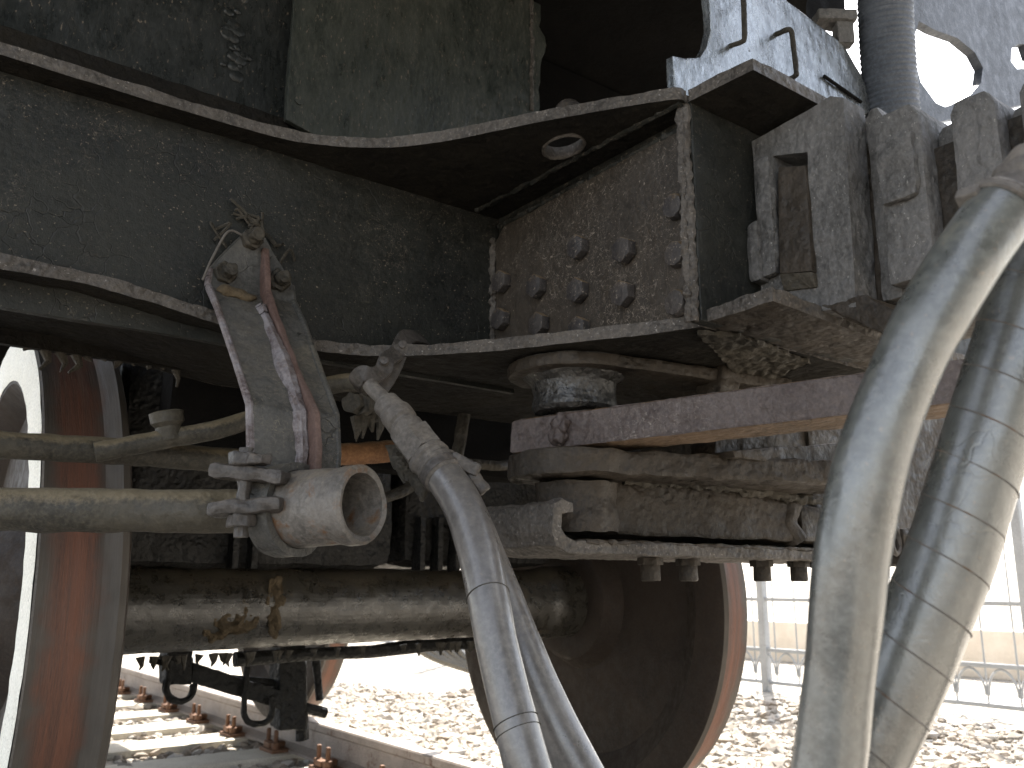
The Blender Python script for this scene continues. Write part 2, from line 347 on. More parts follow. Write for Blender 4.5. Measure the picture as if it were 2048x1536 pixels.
def fastening(first, loc):
    if first is None:
        r = thing('rail_fastening', loc, '', 'rail clip')
        obj('base_plate', box((loc[0]-.10, loc[1]-.08, -.158), (loc[0]+.06, loc[1]+.08, -.140), .003), M['fast'], r)
        for s in (-1, 1):
            obj('bolt', join(hexbolt((loc[0]-.07, loc[1]+s*.045, -.14), (0, 0, 1), .022, .03), hexbolt((loc[0]-.07, loc[1]+s*.045, -.11), (0, 0, 1), .011, .055, seg=10)), M['fast'], r)
        obj('clip', box((loc[0]-.095, loc[1]-.025, -.136), (loc[0]-.012, loc[1]+.025, -.112), .004), M['fast'], r)
        return r
    r = first.copy(); SC.collection.objects.link(r); r.location = loc
    for ch in first.children:
        c = ch.copy(); SC.collection.objects.link(c); c.parent = r
    return r
f0 = None
for k in range(16):
    o = fastening(f0, (1.912-.045, 2.05+.56*k, -.158)); f0 = f0 or o
    tag(o, 'rusty rail fastening with upright bolts clamping the far rail to its sleeper', 'rail clip', 'rail fastenings along the far rail')

# ------------------------------------------------------------------ fence and wall beyond the track
FX = 5.9
fr = thing('metal_fence', (FX, 4, -.19), 'tall grey metal fence of thin bars with small arches near the ground, beyond the track', 'fence')
for k in range(7):
    y = .6+k*1.98; obj('post', box((FX-.03, y-.03, -.19), (FX+.03, y+.03, 2.1), .003), M['fence'], fr)
for z in (.50, .12, -.12, 1.6, 2.0): obj('cross_bar', box((FX-.012, .6, z-.014), (FX+.012, 12.5, z+.014), .002), M['fence'], fr)
for k in range(60):
    y = .7+k*.198; obj('picket', tube([V(FX, y, -.12), V(FX, y, 2.15)], .006, 6), M['fence'], fr)
for k in range(40):
    y = .8+k*.198
    obj('arch', tube([V(FX, y+.09*math.cos(a*math.pi/10), -.06+.16*math.sin(a*math.pi/10)) for a in range(11)], .008, 6), M['fence'], fr)
tag(obj('low_wall', box((8.2, -4, -.19), (8.5, 30, .22), .01), M['pale']), 'low pale beige wall running behind the metal fence', 'wall')

# ------------------------------------------------------------------ locomotive body above
plan = [(-.44, .05), (.95, .05), (1.25, .3), (1.38, .6), (1.45, .88), (1.62, 1.03), (2.50, 1.62), (2.62, 1.8), (2.62, 14), (-.44, 14)]
body = thing('locomotive_body', (1.1, 7, 1.9), 'dark underside of the locomotive body closing the view above the bogie frame', 'locomotive')
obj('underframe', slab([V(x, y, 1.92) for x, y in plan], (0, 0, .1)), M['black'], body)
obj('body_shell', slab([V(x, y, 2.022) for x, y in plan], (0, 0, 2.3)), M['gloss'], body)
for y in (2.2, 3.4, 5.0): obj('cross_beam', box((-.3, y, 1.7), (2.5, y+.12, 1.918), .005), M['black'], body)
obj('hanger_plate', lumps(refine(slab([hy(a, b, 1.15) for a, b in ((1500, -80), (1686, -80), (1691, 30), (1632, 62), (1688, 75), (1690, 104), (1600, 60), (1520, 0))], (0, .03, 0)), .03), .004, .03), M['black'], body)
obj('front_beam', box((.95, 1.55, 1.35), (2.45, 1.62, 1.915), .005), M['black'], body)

blk = thing('skylight_blocker', (1.1, -4, 1.0), 'unseen dark block added behind the viewer to cut skylight from the front', 'light blocker')  # added out of view to keep skylight off the girder front
obj('blocker_box', box((-.42, -10, 1.12), (2.6, -2.2, 4.2), .03), M['gloss2'], blk)
obj('blocker_beam', box((-.3, -2.198, .85), (2.5, -2.05, 1.3), .01), M['black'], blk)
# apron plates above the girder (fixed to the body)
a0 = hy(0, 60, 1.42); a1 = hy(572, 250, 1.42)
lp = thing('apron_plate', a1, 'glossy black blistered sheet with a slanting lower edge, top left above the girder', 'metal panel')
top = 1.915
o_ = [V(-.42, 1.42, a0.z-.0), V(a1.x+.03, 1.42, a1.z), V(a1.x+.03, 1.42, top), V(-.42, 1.42, top)]
obj('sheet', lumps(refine(slab(o_, (0, .012, 0), bevel=.002), .02), .0035, .12, .0012, .03), M['gloss'], lp)
lipb = slab([V(-.42, 1.405, a0.z-.03), V(a1.x+.0, 1.405, a1.z-.022), V(a1.x+.0, 1.405, a1.z+.004), V(-.42, 1.405, a0.z+.004)], (0, .014, 0), bevel=.002)
obj('lower_rim', lumps(refine(lipb, .015), .002, .03), M['under'], lp)
# shallow dent scab
b = bmesh.new()
for k in range(26):
    p = hy(470+random.gauss(0, 14), 90+random.gauss(0, 45), 1.419); bb = bmesh.new(); bmesh.ops.create_icosphere(bb, subdivisions=2, radius=1)
    s = random.uniform(.004, .011)
    bb.transform(Matrix.Translation(p) @ Matrix.Diagonal((s*1.3, .003, s*1.1, 1))); join(b, bb)
obj('paint_blister', lumps(b, .001, .008), M['gloss'], lp)
r0 = hy(577, 240, 1.385); r1 = hy(1085, 230, 1.385); rt = hy(1088, 0, 1.385)
rp = thing('apron_plate', r0, 'broad dusty black sheet with a ragged right edge behind the girder flange', 'metal panel')
pts = [V(r0.x-.004, 1.385, r0.z), V(r0.x+.085, 1.385, r0.z-.02), V(r0.x+.12, 1.385, 1.31), V(r1.x-.015, 1.385, 1.31)]
for i in range(15):
    t = i/14; pts.append(V(r1.x+(rt.x-r1.x)*t-.008+.009*noise.noise(V(t*7, 3, 0))+(.012 if .55 < t < .75 else 0), 1.385, r1.z+(top-r1.z)*t))
pts += [V(r0.x-.004, 1.385, top)]
obj('sheet', lumps(refine(slab(pts, (0, .012, 0), bevel=.0015), .02), .003, .15, .001, .02, seed=3), M['gloss2'], rp)
P = [V(r1.x-.030+.003*noise.noise(V(i*.3, 1, 2)), 1.385, r1.z+.0+(.32)*i/40) for i in range(41)]
obj('weld_bead', bead(0, 0, .0045, 5, pts=P), M['edge'], rp)
obj('plug', hexbolt(hy(597, 202, 1.385), (0, -1, 0), .008, .004, seg=12), M['gloss2'], rp)

# ------------------------------------------------------------------ bogie frame
BX = .89      # plane of the bolted side plate
EY = .765     # plane of the headstock face
ZT, ZB = 1.285, .968
fr_ = thing('bogie_frame', (.9, 1.2, ZB), 'massive grimy black bogie frame girder with flanges, bolted corner plate and headstock', 'bogie frame')
def zb(x): return ZB+.036*max(0, min(1, (.50-x)/.27))
# web
web = slab([V(-.9, 1.24, .98), V(BX+.05, 1.24, .96), V(BX+.05, 1.24, ZT), V(-.9, 1.24, ZT)], (0, .014, 0))
obj('web', lumps(refine(web, .03), .003, .2, .0008, .03), M['web'], fr_)
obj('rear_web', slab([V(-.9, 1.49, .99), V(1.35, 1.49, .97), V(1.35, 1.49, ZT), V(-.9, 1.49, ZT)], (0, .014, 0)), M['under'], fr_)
# top flange with the oval hole
crv = spline([(-.9, 1.198, ZT), (.09, 1.198, ZT), (.36, 1.197, ZT), (.49, 1.184, ZT), (.594, 1.127, ZT), (.667, 1.042, ZT), (.75, .905, ZT), (.845, .765, ZT), (.872, .752, ZT)], 8)
hc = hz(1127, 293, ZT); ha = (hz(1168, 285, ZT)-hz(1086, 300, ZT))*.5; hb = (hz(1127, 279, ZT)-hz(1127, 308, ZT))*.5
hole = [hc+ha*math.cos(2*math.pi*k/28)+hb*1.5*math.sin(2*math.pi*k/28) for k in range(28)]
tf = slab(crv+[V(BX-.002, EY, ZT), V(1.35, EY+.02, ZT), V(1.35, 1.52, ZT), V(-.9, 1.52, ZT)], (0, 0, .018), holes=[hole], edge_mat=1)
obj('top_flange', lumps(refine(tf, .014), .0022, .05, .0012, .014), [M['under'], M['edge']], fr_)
obj('hole_rim', tube([p+V(0, 0, -.001) for p in hole], .0028, 8, closed=True, wob=.002, wsize=.012), M['edge'], fr_)
# ridge of weld on the underside of the flange, and strip above the bolted plate
q0, q1 = hz(955, 420, ZT), hz(1362, 204, ZT)
obj('weld_bead', bead(q0+V(0, 0, .001), q1+V(0, 0, .001), .0055, 2), M['web'], fr_)
# bottom flange
cr2 = spline([(-.9, 1.19, 0), (.12, 1.195, 0), (.36, 1.20, 0), (.50, 1.205, 0), (.60, 1.19, 0), (.68, 1.13, 0), (.76, 1.03, 0), (.84, .89, 0), (.893, .79, 0)], 10)
bf = slab([V(p.x, p.y, 0) for p in cr2]+[V(.9, .77, 0), V(1.35, .78, 0), V(1.35, 1.52, 0), (V(-.9, 1.55, 0))], (0, 0, .018), edge_mat=1)
bf = refine(bf, .016)
for v in bf.verts: v.co.z += zb(v.co.x)
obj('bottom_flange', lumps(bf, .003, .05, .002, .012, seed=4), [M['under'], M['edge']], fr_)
# bolted side plate and the wall behind it
obj('side_wall', box((BX+.012, EY+.004, ZB+.018), (BX+.03, 1.238, ZT-.001), 0), M['web'], fr_)
sp = slab([V(BX, 1.236, .985), V(BX, EY+.012, .985), V(BX, EY+.012, 1.262), V(BX, 1.205, 1.258), V(BX, 1.236, 1.235)], (.012, 0, 0), bevel=.003)
obj('side_plate', lumps(refine(sp, .016), .002, .09, .0008, .02, seed=6), M['plate'], fr_)
obj('weld_bead', bead(V(BX-.003, 1.235, 1.24), V(BX-.003, 1.235, .975), .006, 3), M['edge'], fr_)
obj('weld_bead', bead(V(BX+.004, 1.225, 1.262), V(BX+.004, EY+.02, 1.265), .006, 8), M['web'], fr_)
for (px, py) in ((1163, 497), (1255, 503), (1010, 565), (1080, 575), (1163, 583), (1253, 590), (1008, 640), (1085, 650), (1166, 660)):
    p = hx(px, py, BX-.001)
    obj('bolt', lumps(hexbolt(p, (-1, 0, 0), .0205, .016, random.uniform(-.08, .12), 6), .0003, .01), M['bolt'], fr_)
for (px, py) in ((1354, 415), (1358, 510), (1359, 607)):
    p = hx(px, py, BX-.001); obj('bolt', lumps(hexbolt(p, (-1, 0, 0), .020, .012, random.random(), 10, .12), .001, .01), M['bolt'], fr_)
# end plate (edge seen as the lumpy vertical strip) = headstock web
hs = slab([V(BX-.012, EY-.016, ZB+.0), V(BX-.012, EY-.016, ZT+.012), V(1.75, EY-.016, ZT+.012), V(1.75, EY-.016, ZB)], (0, .018, 0), bevel=.002)
obj('headstock_web', lumps(refine(hs, .02), .002, .04), M['web'], fr_)
for dx in (-.012, -.004):
    obj('weld_bead', tube([V(BX-.014+dx*.4, EY-.012-dx*.9, ZB+.0+(ZT+.01-ZB)*i/90) for i in range(91)], .0058, 9, wob=.005, wsize=.010, seed=dx*1000), M['edge'], fr_)
# headstock flanges projecting towards the coupler end
ul = slab([V(BX-.02, EY-.018, ZT-.002), V(.878, .642, ZT-.002), V(1.033, .642, ZT-.002), V(1.75, .642, ZT-.002), V(1.75, EY-.018, ZT-.002)], (0, 0, .018), edge_mat=1)
obj('upper_lip', lumps(refine(ul, .016), .002, .04, .001, .012, seed=9), [M['under'], M['edge']], fr_)
ll = slab([V(BX-.0, EY, ZB), V(.884, .640, ZB), V(1.18, .665, ZB), V(1.75, .665, ZB), V(1.75, EY, ZB)], (0, 0, .018), edge_mat=1)
obj('lower_lip', lumps(refine(ll, .014), .003, .03, .002, .01, seed=10), [M['castdark'], M['edge']], fr_)
obj('grime_lump', lumps(refine(slab([hz(1395, 660, ZB-.001), hz(1480, 665, ZB-.001), hz(1620, 720, ZB-.001), hz(1500, 770, ZB-.001)], (0, 0, -.006)), .006), .006, .012), M['tar'], fr_)
rv = bmesh.new(); bmesh.ops.create_uvsphere(rv, u_segments=20, v_segments=12, radius=.021)
rv.transform(Matrix.Translation(hz(1150, 212, ZT+.022)+V(.0, .014, 0)) @ Matrix.Diagonal((1, 1, .62, 1)))
obj('rivet', lumps(rv, .003, .015), M['castdark'], fr_)
# drips of hardened grime under the rear edge
d = bmesh.new()
for k in range(26):
    x = .2+k*.022; h = random.choice((.008, .012, .018, .035, .008)); y = 1.5
    join(d, tube([V(x, y, .985), V(x+random.uniform(-.008, .008), y, .985-h*.6), V(x+random.uniform(-.01, .01), y, .985-h)], lambda t: .007*(1-t)+.002, 7, wob=.003, wsize=.008, seed=k))
obj('grime_drip', d, M['tar'], fr_)

# shiny upright plate above the headstock, and its wire staples
uy = .775
S2 = [(1350, 188), (1345, 110), (1372, 116), (1400, 114), (1413, 95), (1421, 60), (1419, 20), (1412, -60), (1412, -190), (1500, -190), (1560, -60), (1575, 2), (1608, 28), (1652, 60), (1690, 92), (1722, 150), (1752, 222), (1640, 250)]
up = thing('upright_plate', hy(1500, 200, uy), 'oily shining upright plate with a scalloped edge above the headstock, carrying two wire staples', 'metal plate')
sh = slab([hy(a, b, uy) for a, b in S2], (0, .014, 0), bevel=.0015)
obj('plate', lumps(refine(sh, .012), .0015, .04, .0006, .012), M['oily'], up)
def staple(pts, r): return tube(spline([hy(a, b, uy-c) for a, b, c in pts], 6), r, 10, wob=.001, wsize=.01)
obj('wire_staple', staple(((1486, -30, .028), (1488, 30, .028), (1489, 74, .027), (1482, 84, .02), (1457, 93, -.004)), .0042), M['tar'], up)
obj('wire_staple', staple(((1548, 71, -.004), (1572, 60, .022), (1582, 62, .026), (1586, 85, .026), (1592, 140, .026), (1590, 152, .024), (1566, 164, -.004)), .0042), M['tar'], up)
obj('slot_bar', tube([hy(1648, 152, uy-.004), hy(1722, 204, uy-.004)], .003, 8), M['black'], up)

# ------------------------------------------------------------------ draft gear housing
HX = 1.0
dh = thing('draft_gear_housing', (1.05, .5, ZB+.02), 'dusty grey cast housing of the coupler draft gear with a slotted key opening and ribs', 'casting')
zt_, zb_ = 1.262, .972
win = [V(HX, y, z) for y, z in ((.708, 1.225), (.652, 1.208), (.655, 1.035), (.708, 1.030))]
frm = slab([V(HX, .742, zb_+.02), V(HX, .60, zb_), V(HX, .592, 1.262), V(HX, .61, 1.272), V(HX, .742, 1.262)], (.05, 0, 0), holes=[win])
obj('side_frame', lumps(refine(frm, .012), .0018, .05, .0006, .012), M['cast'], dh)
key = slab([V(HX-.002, .700, 1.205), V(HX-.002, .655, 1.19), V(HX-.012, .652, 1.032), V(HX-.012, .703, 1.043)], (.045, 0, 0), bevel=.003)
obj('key', lumps(refine(key, .012), .002, .03), M['castdark'], dh)
ky = slab([V(HX-.012, .703, 1.043), V(HX-.012, .652, 1.032), V(HX-.004, .652, 1.012), V(HX-.004, .703, 1.020)], (.04, 0, 0), bevel=.002)
obj('key_foot', ky, M['tar'], dh)
s1 = box((HX-.014, .706, 1.045), (HX+.012, .734, 1.222), .008); obj('raised_strip', lumps(refine(s1, .01), .004, .03), M['cast'], dh)
s1 = box((HX-.020, .728, 1.04), (HX+.01, .748, 1.13), .007); obj('raised_strip', lumps(refine(s1, .01), .004, .02), M['cast'], dh)
# stepped ribs towards the coupler
steps = [(.590, .562, HX+.045, 1.255, .985), (.566, .505, HX+.022, 1.228, .995), (.508, .468, HX+.065, 1.20, .99), (.470, .415, HX+.025, 1.205, .99), (.418, .385, HX+.06, 1.185, .99), (.388, .24, HX+.02, 1.195, .985)]
for i, (ya, yb_, x0, z1, z0) in enumerate(steps):
    bb = slab([V(x0, ya, z0), V(x0, yb_, z0), V(x0, yb_-.0, z1-.02), V(x0, yb_+.01, z1), V(x0, ya-.008, z1), V(x0, ya, z1-.015)], (.16, 0, 0), bevel=.006)
    obj('rib', lumps(refine(bb, .012), .0022, .05, .0008, .012, seed=i), M['cast'], dh)
led = box((HX+.012, .512, 1.10), (HX+.04, .562, 1.185), .006); obj('ledge', lumps(refine(led, .01), .005, .02), M['cast'], dh)
obj('core', box((HX+.052, .10, .98), (HX+.30, .735, 1.17), .006), M['castdark'], dh)
obj('lower_wedge', lumps(refine(slab([hx(1640, 610, HX), hx(1730, 590, HX), hx(1830, 640, HX), hx(1760, 665, HX)], (.12, 0, 0), bevel=.003), .012), .004, .02), M['castdark'], dh)

# ------------------------------------------------------------------ top right: hanging corrugated hose, pierced plate, small bracket
cl = [dp(1768, -330, 1.62), dp(1768, -120, 1.62), dp(1770, 0, 1.62), dp(1776, 120, 1.62), dp(1786, 240, 1.62)]
cp = spline(cl, 40)
tag(obj('corrugated_hose', tube(cp, lambda t: .047+.0013*math.sin(t*330), 24), M['haze_tint']), 'dark corrugated hose hanging upright against the bright sky at the top right', 'hose')
py_ = .80
o1 = [(1826, -60), (2110, -60), (2110, 165), (2040, 160), (1760, 250), (1800, 235), (1826, 150)]
o1 = [(1780, -330), (2140, -330), (2140, 190), (1790, 262), (1775, 150)]
h1 = [(1838, 42), (1870, 60), (1915, 76), (1950, 105), (1966, 135), (1962, 165), (1940, 190), (1905, 208), (1890, 214), (1872, 206), (1842, 165), (1830, 120), (1830, 70)]
h2 = [(2024, 96), (2036, 88), (2052, 88), (2060, 112), (2052, 138), (2034, 138), (2022, 122)]
tag(obj('pierced_plate', slab([hy(a, b, py_) for a, b in o1], (0, .02, 0), holes=[[hy(a, b, py_) for a, b in h1], [hy(a, b, py_) for a, b in h2]]), M['haze_tint']), 'grey steel plate pierced by a large rounded opening of bright sky, top right', 'metal plate')
sb = box((-.035, -.02, -.008), (.035, .02, .012), .003, Matrix.Translation(dp(1668, 42, 1.6)) @ Matrix.Rotation(-.6, 4, 'Z'))
join(sb, box((.0, -.012, -.05), (.03, .012, -.006), .003, Matrix.Translation(dp(1668, 42, 1.6)) @ Matrix.Rotation(-.6, 4, 'Z')))
tag(obj('shelf_bracket', lumps(refine(sb, .01), .002, .02), M['cast']), 'small pale metal ledge bracket beside the corrugated hose', 'bracket')

# ------------------------------------------------------------------ cast lug bracket with two bosses
AX, AY = .906, 1.04
lb = thing('lever_bracket', (AX, AY, .70), 'rough cast bracket with an upper and a lower boss hanging below the girder corner', 'casting')
def boss(prof): return lumps(refine(lathe(prof, (AX, AY, 0), (0, 0, 1), 40), .012), .004, .03, .0015, .01)
obj('upper_boss', boss([(.890, 0), (.890, .062), (.896, .067), (.918, .065), (.934, .068), (.948, .084), (.966, .100), (.968, 0)]), M['castwet'], lb)
ear = [V(AX+.105*math.cos(a), AY+.105*math.sin(a), .945) for a in [math.pi*(.5+k/14*1.0) for k in range(15)]]
e1 = slab([V(AX, AY+.105, .945)]+ear[1:-1]+[V(AX, AY-.105, .945), V(AX+.35, AY-.16, .945), V(AX+.35, AY+.14, .945)], (0, 0, .02), bevel=.005)
obj('upper_lug', lumps(refine(e1, .012), .003, .03), M['castdark'], lb)
e2 = slab([V(p.x, p.y, .784) for p in [V(AX, AY+.10, 0)]+ear[1:-1]+[V(AX, AY-.10, 0)]]+[V(AX+.45, AY-.25, .784), V(AX+.55, AY+.1, .784)], (0, 0, .037), bevel=.006)
obj('lower_lug', lumps(refine(e2, .012), .004, .03), M['castdark'], lb)
obj('lower_boss', boss([(.703, 0), (.703, .066), (.72, .067), (.75, .060), (.778, .064), (.785, 0)]), M['castdark'], lb)
obj('pivot_pin', boss([(.80, 0), (.80, .03), (.92, .03), (.92, 0)]), M['tar'], lb)
# body of the casting behind
bd = box((1.25, 1.0, .70), (1.62, 1.25, .962), .02); obj('casting_body', lumps(refine(bd, .025), .008, .09, .002, .03), M['castdark'], lb)
w0 = slab([V(.95, 1.03, .702), V(1.36, .965, .700), V(1.36, .965, .772), V(1.22, .985, .785), V(.95, 1.03, .788)], (.03, .12, 0), bevel=.006)
obj('lower_web', lumps(refine(w0, .014), .004, .05, .0015, .012), M['castdark'], lb)
obj('fillet', lumps(refine(tube([V(1.365, .975, .70), V(1.345, .98, .735), V(1.365, .975, .785)], .02, 12), .012), .004, .02), M['castdark'], lb)
obj('end_block', lumps(refine(box((1.375, .965, .70), (1.60, 1.10, .765), .012), .014), .003, .03), M['castdark'], lb)
lc = tube([V(.98, 1.01, .788), V(1.15, .985, .788), V(1.36, .955, .775), V(1.6, .95, .768)], .008, 8)
obj('dirt_ledge', lumps(refine(lc, .008), .008, .012), M['tar'], lb)
w1 = slab([hy(1465, 900, .86), hy(1700, 885, .86), hy(1700, 945, .86), hy(1470, 915, .86)], (0, .2, 0), bevel=.004)
obj('side_block', lumps(refine(w1, .02), .003, .05), M['castdark'], lb)
w2 = slab([hy(1445, 730, .9), hy(1500, 640, .9), hy(1560, 640, .9), hy(1480, 770, .9), hy(1478, 960, .9), hy(1425, 960, .9)], (0, .05, 0), bevel=.004)
obj('gusset', lumps(refine(w2, .015), .004, .04), M['castdark'], lb)

# ------------------------------------------------------------------ lever bar
A, B = V(.832, 1.115, .856), V(1.025, .43, .856)
dr = (B-A); dr.z = 0; dr.normalize(); nrm = V(-dr.y, dr.x, 0)
if nrm.x < 0: nrm = -nrm
zl = lambda t: .838+.002*t
prof = []
bar_bm = slab([A+V(.004, 0, -.025), A+V(.004, 0, .024), A+dr*.012+V(0, 0, .026), B+V(0, 0, .026), B+V(0, 0, -.025), A+dr*.012+V(0, 0, -.027)], nrm*.095, bevel=.004)
bar_bm = lumps(refine(bar_bm, .014), .0025, .05, .0012, .012); bar_bm.normal_update()
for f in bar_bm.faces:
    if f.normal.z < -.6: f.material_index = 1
t_ = A.lerp(B, .14)-nrm*.001
wp = bmesh.new(); bmesh.ops.create_icosphere(wp, subdivisions=4, radius=1)
wp.transform(Matrix.Translation(t_) @ Matrix.Diagonal((.012, .020, .026, 1))); lumps(wp, .009, .012)
o = thing('lever_bar', V(A.x, A.y, .83), '', 'lever')
obj('bar', bar_bm, [M['bar'], M['barlow']], o); obj('weld_patch', wp, M['bar'], o)
tag(o, 'long purple brown flat lever bar passing between the two bosses and behind the thick hoses', 'lever')

# ------------------------------------------------------------------ bottom channel with hanging bolts
cy0, cy1 = .965, 1.19
ch = thing('channel_guide', (1.2, 1.05, .67), 'dusty steel channel with an upturned lip and bolts hanging underneath, below the lower boss', 'channel')
prof = [(.815, .745), (.800, .738), (.797, .70), (.803, .680), (.825, .670), (1.75, .668), (1.75, .684), (.84, .688), (.822, .694), (.815, .705), (.815, .725), (.838, .727), (.838, .742)]
c_ = slab([V(x, cy0, z) for x, z in prof], (0, cy1-cy0, 0), bevel=.002, edge_mat=0)
obj('trough', lumps(refine(c_, .012), .003, .035, .0018, .01), M['edge'], ch)
obj('dirt_crust', lumps(refine(box((.86, cy0-.001, .685), (1.74, cy0+.03, .690), .002), .008), .004, .012), M['castdark'], ch)
for (px, py) in ((1300, 1120), (1375, 1125), (1522, 1128), (1595, 1128), (1640, 1130)):
    p = hz(px, 1107, .668); p.y = max(p.y, cy0+.03); q = hy(px, 1107, 1.02); 
    obj('bolt', lumps(join(hexbolt((q.x, 1.02, .669), (0, 0, -1), .021, .012, .3), hexbolt((q.x, 1.02, .658), (0, 0, -1), .016, .026, seg=12)), .0015, .01), M['castdark'], ch)
nb = thing('hanging_nut', hy(1800, 1090, .8), 'dark bolted shackle end peeping between the two thick hoses', 'shackle')
obj('shackle', lumps(refine(box((-.03, -.03, -.03), (.03, .03, .03), .01, Matrix.Translation(hy(1795, 1095, .82))), .01), .004, .02), M['castdark'], nb)
obj('ring', tube([hy(1790, 1080, .8)+V(.012*math.cos(a*.5236), 0, .022*math.sin(a*.5236)) for a in range(12)], .005, 8, closed=True), M['clip'], nb)
# grey rod end seen right of the bar
tag(obj('side_beam', lumps(refine(box((1.45, .99, .700), (2.15, 1.2, 1.27), .01), .03), .004, .06), M['castdark']), 'dark beam with a flat underside behind the two thick hoses at the right', 'beam')

# ------------------------------------------------------------------ pipe bracket
bk = thing('pipe_bracket', (.44, 1.12, .75), 'bent grey bracket with brown central rib and three nuts, holding the pipe socket', 'bracket')
# centre line (y, z) of the bent plate and half widths
cen = [(1.230, 1.142, .441, .012), (1.230, 1.10, .441, .042), (1.230, 1.07, .441, .064), (1.226, 1.045, .441, .066), (1.180, 1.0, .441, .065), (1.10, .91, .4395, .061), (1.04, .842, .438, .059), (1.03, .79, .438, .059), (1.03, .735, .438, .057)]
pl = bmesh.new(); rows = []
for (y, z, xc, hw) in cen:
    rows.append([pl.verts.new((xc-hw, y, z)), pl.verts.new((xc, y, z)), pl.verts.new((xc+hw, y, z))])
for i in range(len(rows)-1):
    for k in range(2): pl.faces.new((rows[i][k], rows[i][k+1], rows[i+1][k+1], rows[i+1][k]))
gg = bmesh.ops.extrude_face_region(pl, geom=pl.faces[:])
bmesh.ops.translate(pl, vec=(0, -.010, -.004), verts=[e for e in gg['geom'] if isinstance(e, bmesh.types.BMVert)])
obj('bent_plate', lumps(refine(pl, .012), .0018, .03), M['bracket'], bk)
# rib standing out of the plate
front = [(1.214, 1.115), (1.199, 1.07), (1.194, 1.045), (1.150, .99), (1.071, .90), (1.006, .835), (.994, .788), (.997, .757)]
back = [(1.029, .745), (1.029, .79), (1.039, .842), (1.099, .91), (1.179, 1.0), (1.225, 1.045), (1.228, 1.115)]
rb = slab([V(.452, y, z) for y, z in front+back], (.009, 0, 0), bevel=.002)
obj('rib', lumps(refine(rb, .012), .0012, .03), M['rib'], bk)
for sx in (-1, 1):
    ed_ = tube([V(xc+sx*(hw-.002), y-.006, z-.002) for (y, z, xc, hw) in cen[2:]], .0052, 8, wob=.0015, wsize=.01)
    obj('plate_edge', ed_, M['peel'] if sx < 0 else M['bracket'], bk)
mb = bmesh.new(); bmesh.ops.create_icosphere(mb, subdivisions=4, radius=1)
mb.transform(Matrix.Translation((.412, 1.205, 1.033)) @ Matrix.Rotation(.75, 4, 'X') @ Matrix.Diagonal((.030, .012, .007, 1)))
obj('dust_heap', lumps(mb, .006, .015), M['mud'], bk)
fl = tube([V(.444, y-.010, z-.006) for y, z in [(1.2, 1.02), (1.18, 1.0), (1.14, .955), (1.10, .91), (1.07, .876), (1.04, .842), (1.031, .79), (1.029, .755)]], .008, 8, wob=.009, wsize=.018)
obj('peeling_seam', lumps(refine(fl, .008), .002, .01), M['peel'], bk)
for (px, py) in ((500, 482), (447, 550), (552, 565)):
    p = hy(px, py, 1.226)
    b_ = join(hexbolt(p, (0, -1, 0), .017, .016, .3), hexbolt(p+V(0, -.016, 0), (0, -1, 0), .010, .02, seg=12))
    obj('nut', lumps(refine(b_, .006), .0028, .01), M['tar'], bk)
obj('tie_wire', tube(spline([hy(a, b, 1.215) for a, b in ((405, 560), (425, 515), (455, 464), (480, 468), (496, 480))], 6), .0018, 6), M['ferrule'], bk)
wv = bmesh.new()
for k in range(14):
    p = hy(505+random.gauss(0, 45), 455+random.gauss(0, 30), 1.234)
    join(wv, tube(spline([p, p+V(random.uniform(-.02, .02), -.006, random.uniform(-.02, .02)), p+V(random.uniform(-.03, .03), 0, random.uniform(-.03, .03))], 4), .0022, 5))
obj('paint_flake', wv, M['tar'], bk)
# foot saddle round the socket and clamp strap
sk_a, sk_b = V(.425, 1.035, .715), V(.478, .915, .717)
ax = (sk_b-sk_a).normalized()
ft = lathe([(-.0, .047), (-.0, .056), (.034, .056), (.034, .047)], sk_a+ax*.0, ax, 40)
obj('saddle', lumps(refine(ft, .01), .002, .02), M['bracket'], bk)
for dz, tilt in ((.019, .10), (-.019, -.06)):
    c0 = V(.372, 1.005, .733+dz)
    e_ = box((-.040, -.019, -.0085), (.048, .019, .0085), .007, Matrix.Translation(c0) @ Matrix.Rotation(-.72, 4, 'Z') @ Matrix.Rotation(tilt, 4, 'Y'))
    obj('clamp_ear', lumps(refine(e_, .007), .004, .018), M['clip'], bk)
obj('clamp_bolt', lumps(refine(join(tube([V(.368, 1.0, .68), V(.368, 1.0, .782)], .0085, 10), join(hexbolt((.368, 1.0, .692), (0, 0, 1), .016, .013), join(hexbolt((.366, 1.0, .762), (0, 0, 1), .017, .014), hexbolt((.376, .985, .762), (0, 0, 1), .015, .011)))), .006), .003, .012), M['clip'], bk)
# ------------------------------------------------------------------ pipe with open socket
ps = thing('pipe', (.2, 1.1, .69), 'thick muddy pipe from the left ending in a wide open socket held by the bracket', 'pipe')
sock = lathe([(0, 0), (0, .032), (.012, .046), (.05, .0455), (.10, .044), (.112, .046), (.128, .0455), (.131, .042), (.129, .0365), (.10, .0345), (.03, .033), (.02, 0)], sk_a+ax*.0, ax, 56)
obj('socket', lumps(refine(sock, .009), .0012, .03, .0004, .01), M['socket'], ps)
pw = [dp(-260, 1010, 1.03), dp(-120, 1014, 1.04), dp(0, 1018, 1.05), dp(200, 1021, 1.06), dp(380, 1022, 1.07), dp(450, 1022, 1.085), dp(520, 1018, 1.12), dp(545, 1013, 1.12)]
pw[-2] = sk_a-ax*.035+V(-.012, 0, 0); pw[-1] = sk_a+ax*.01
obj('pipe_run', tube(spline(pw, 12), .0262, 28, wob=.0018, wsize=.03), M['pipe'], ps)
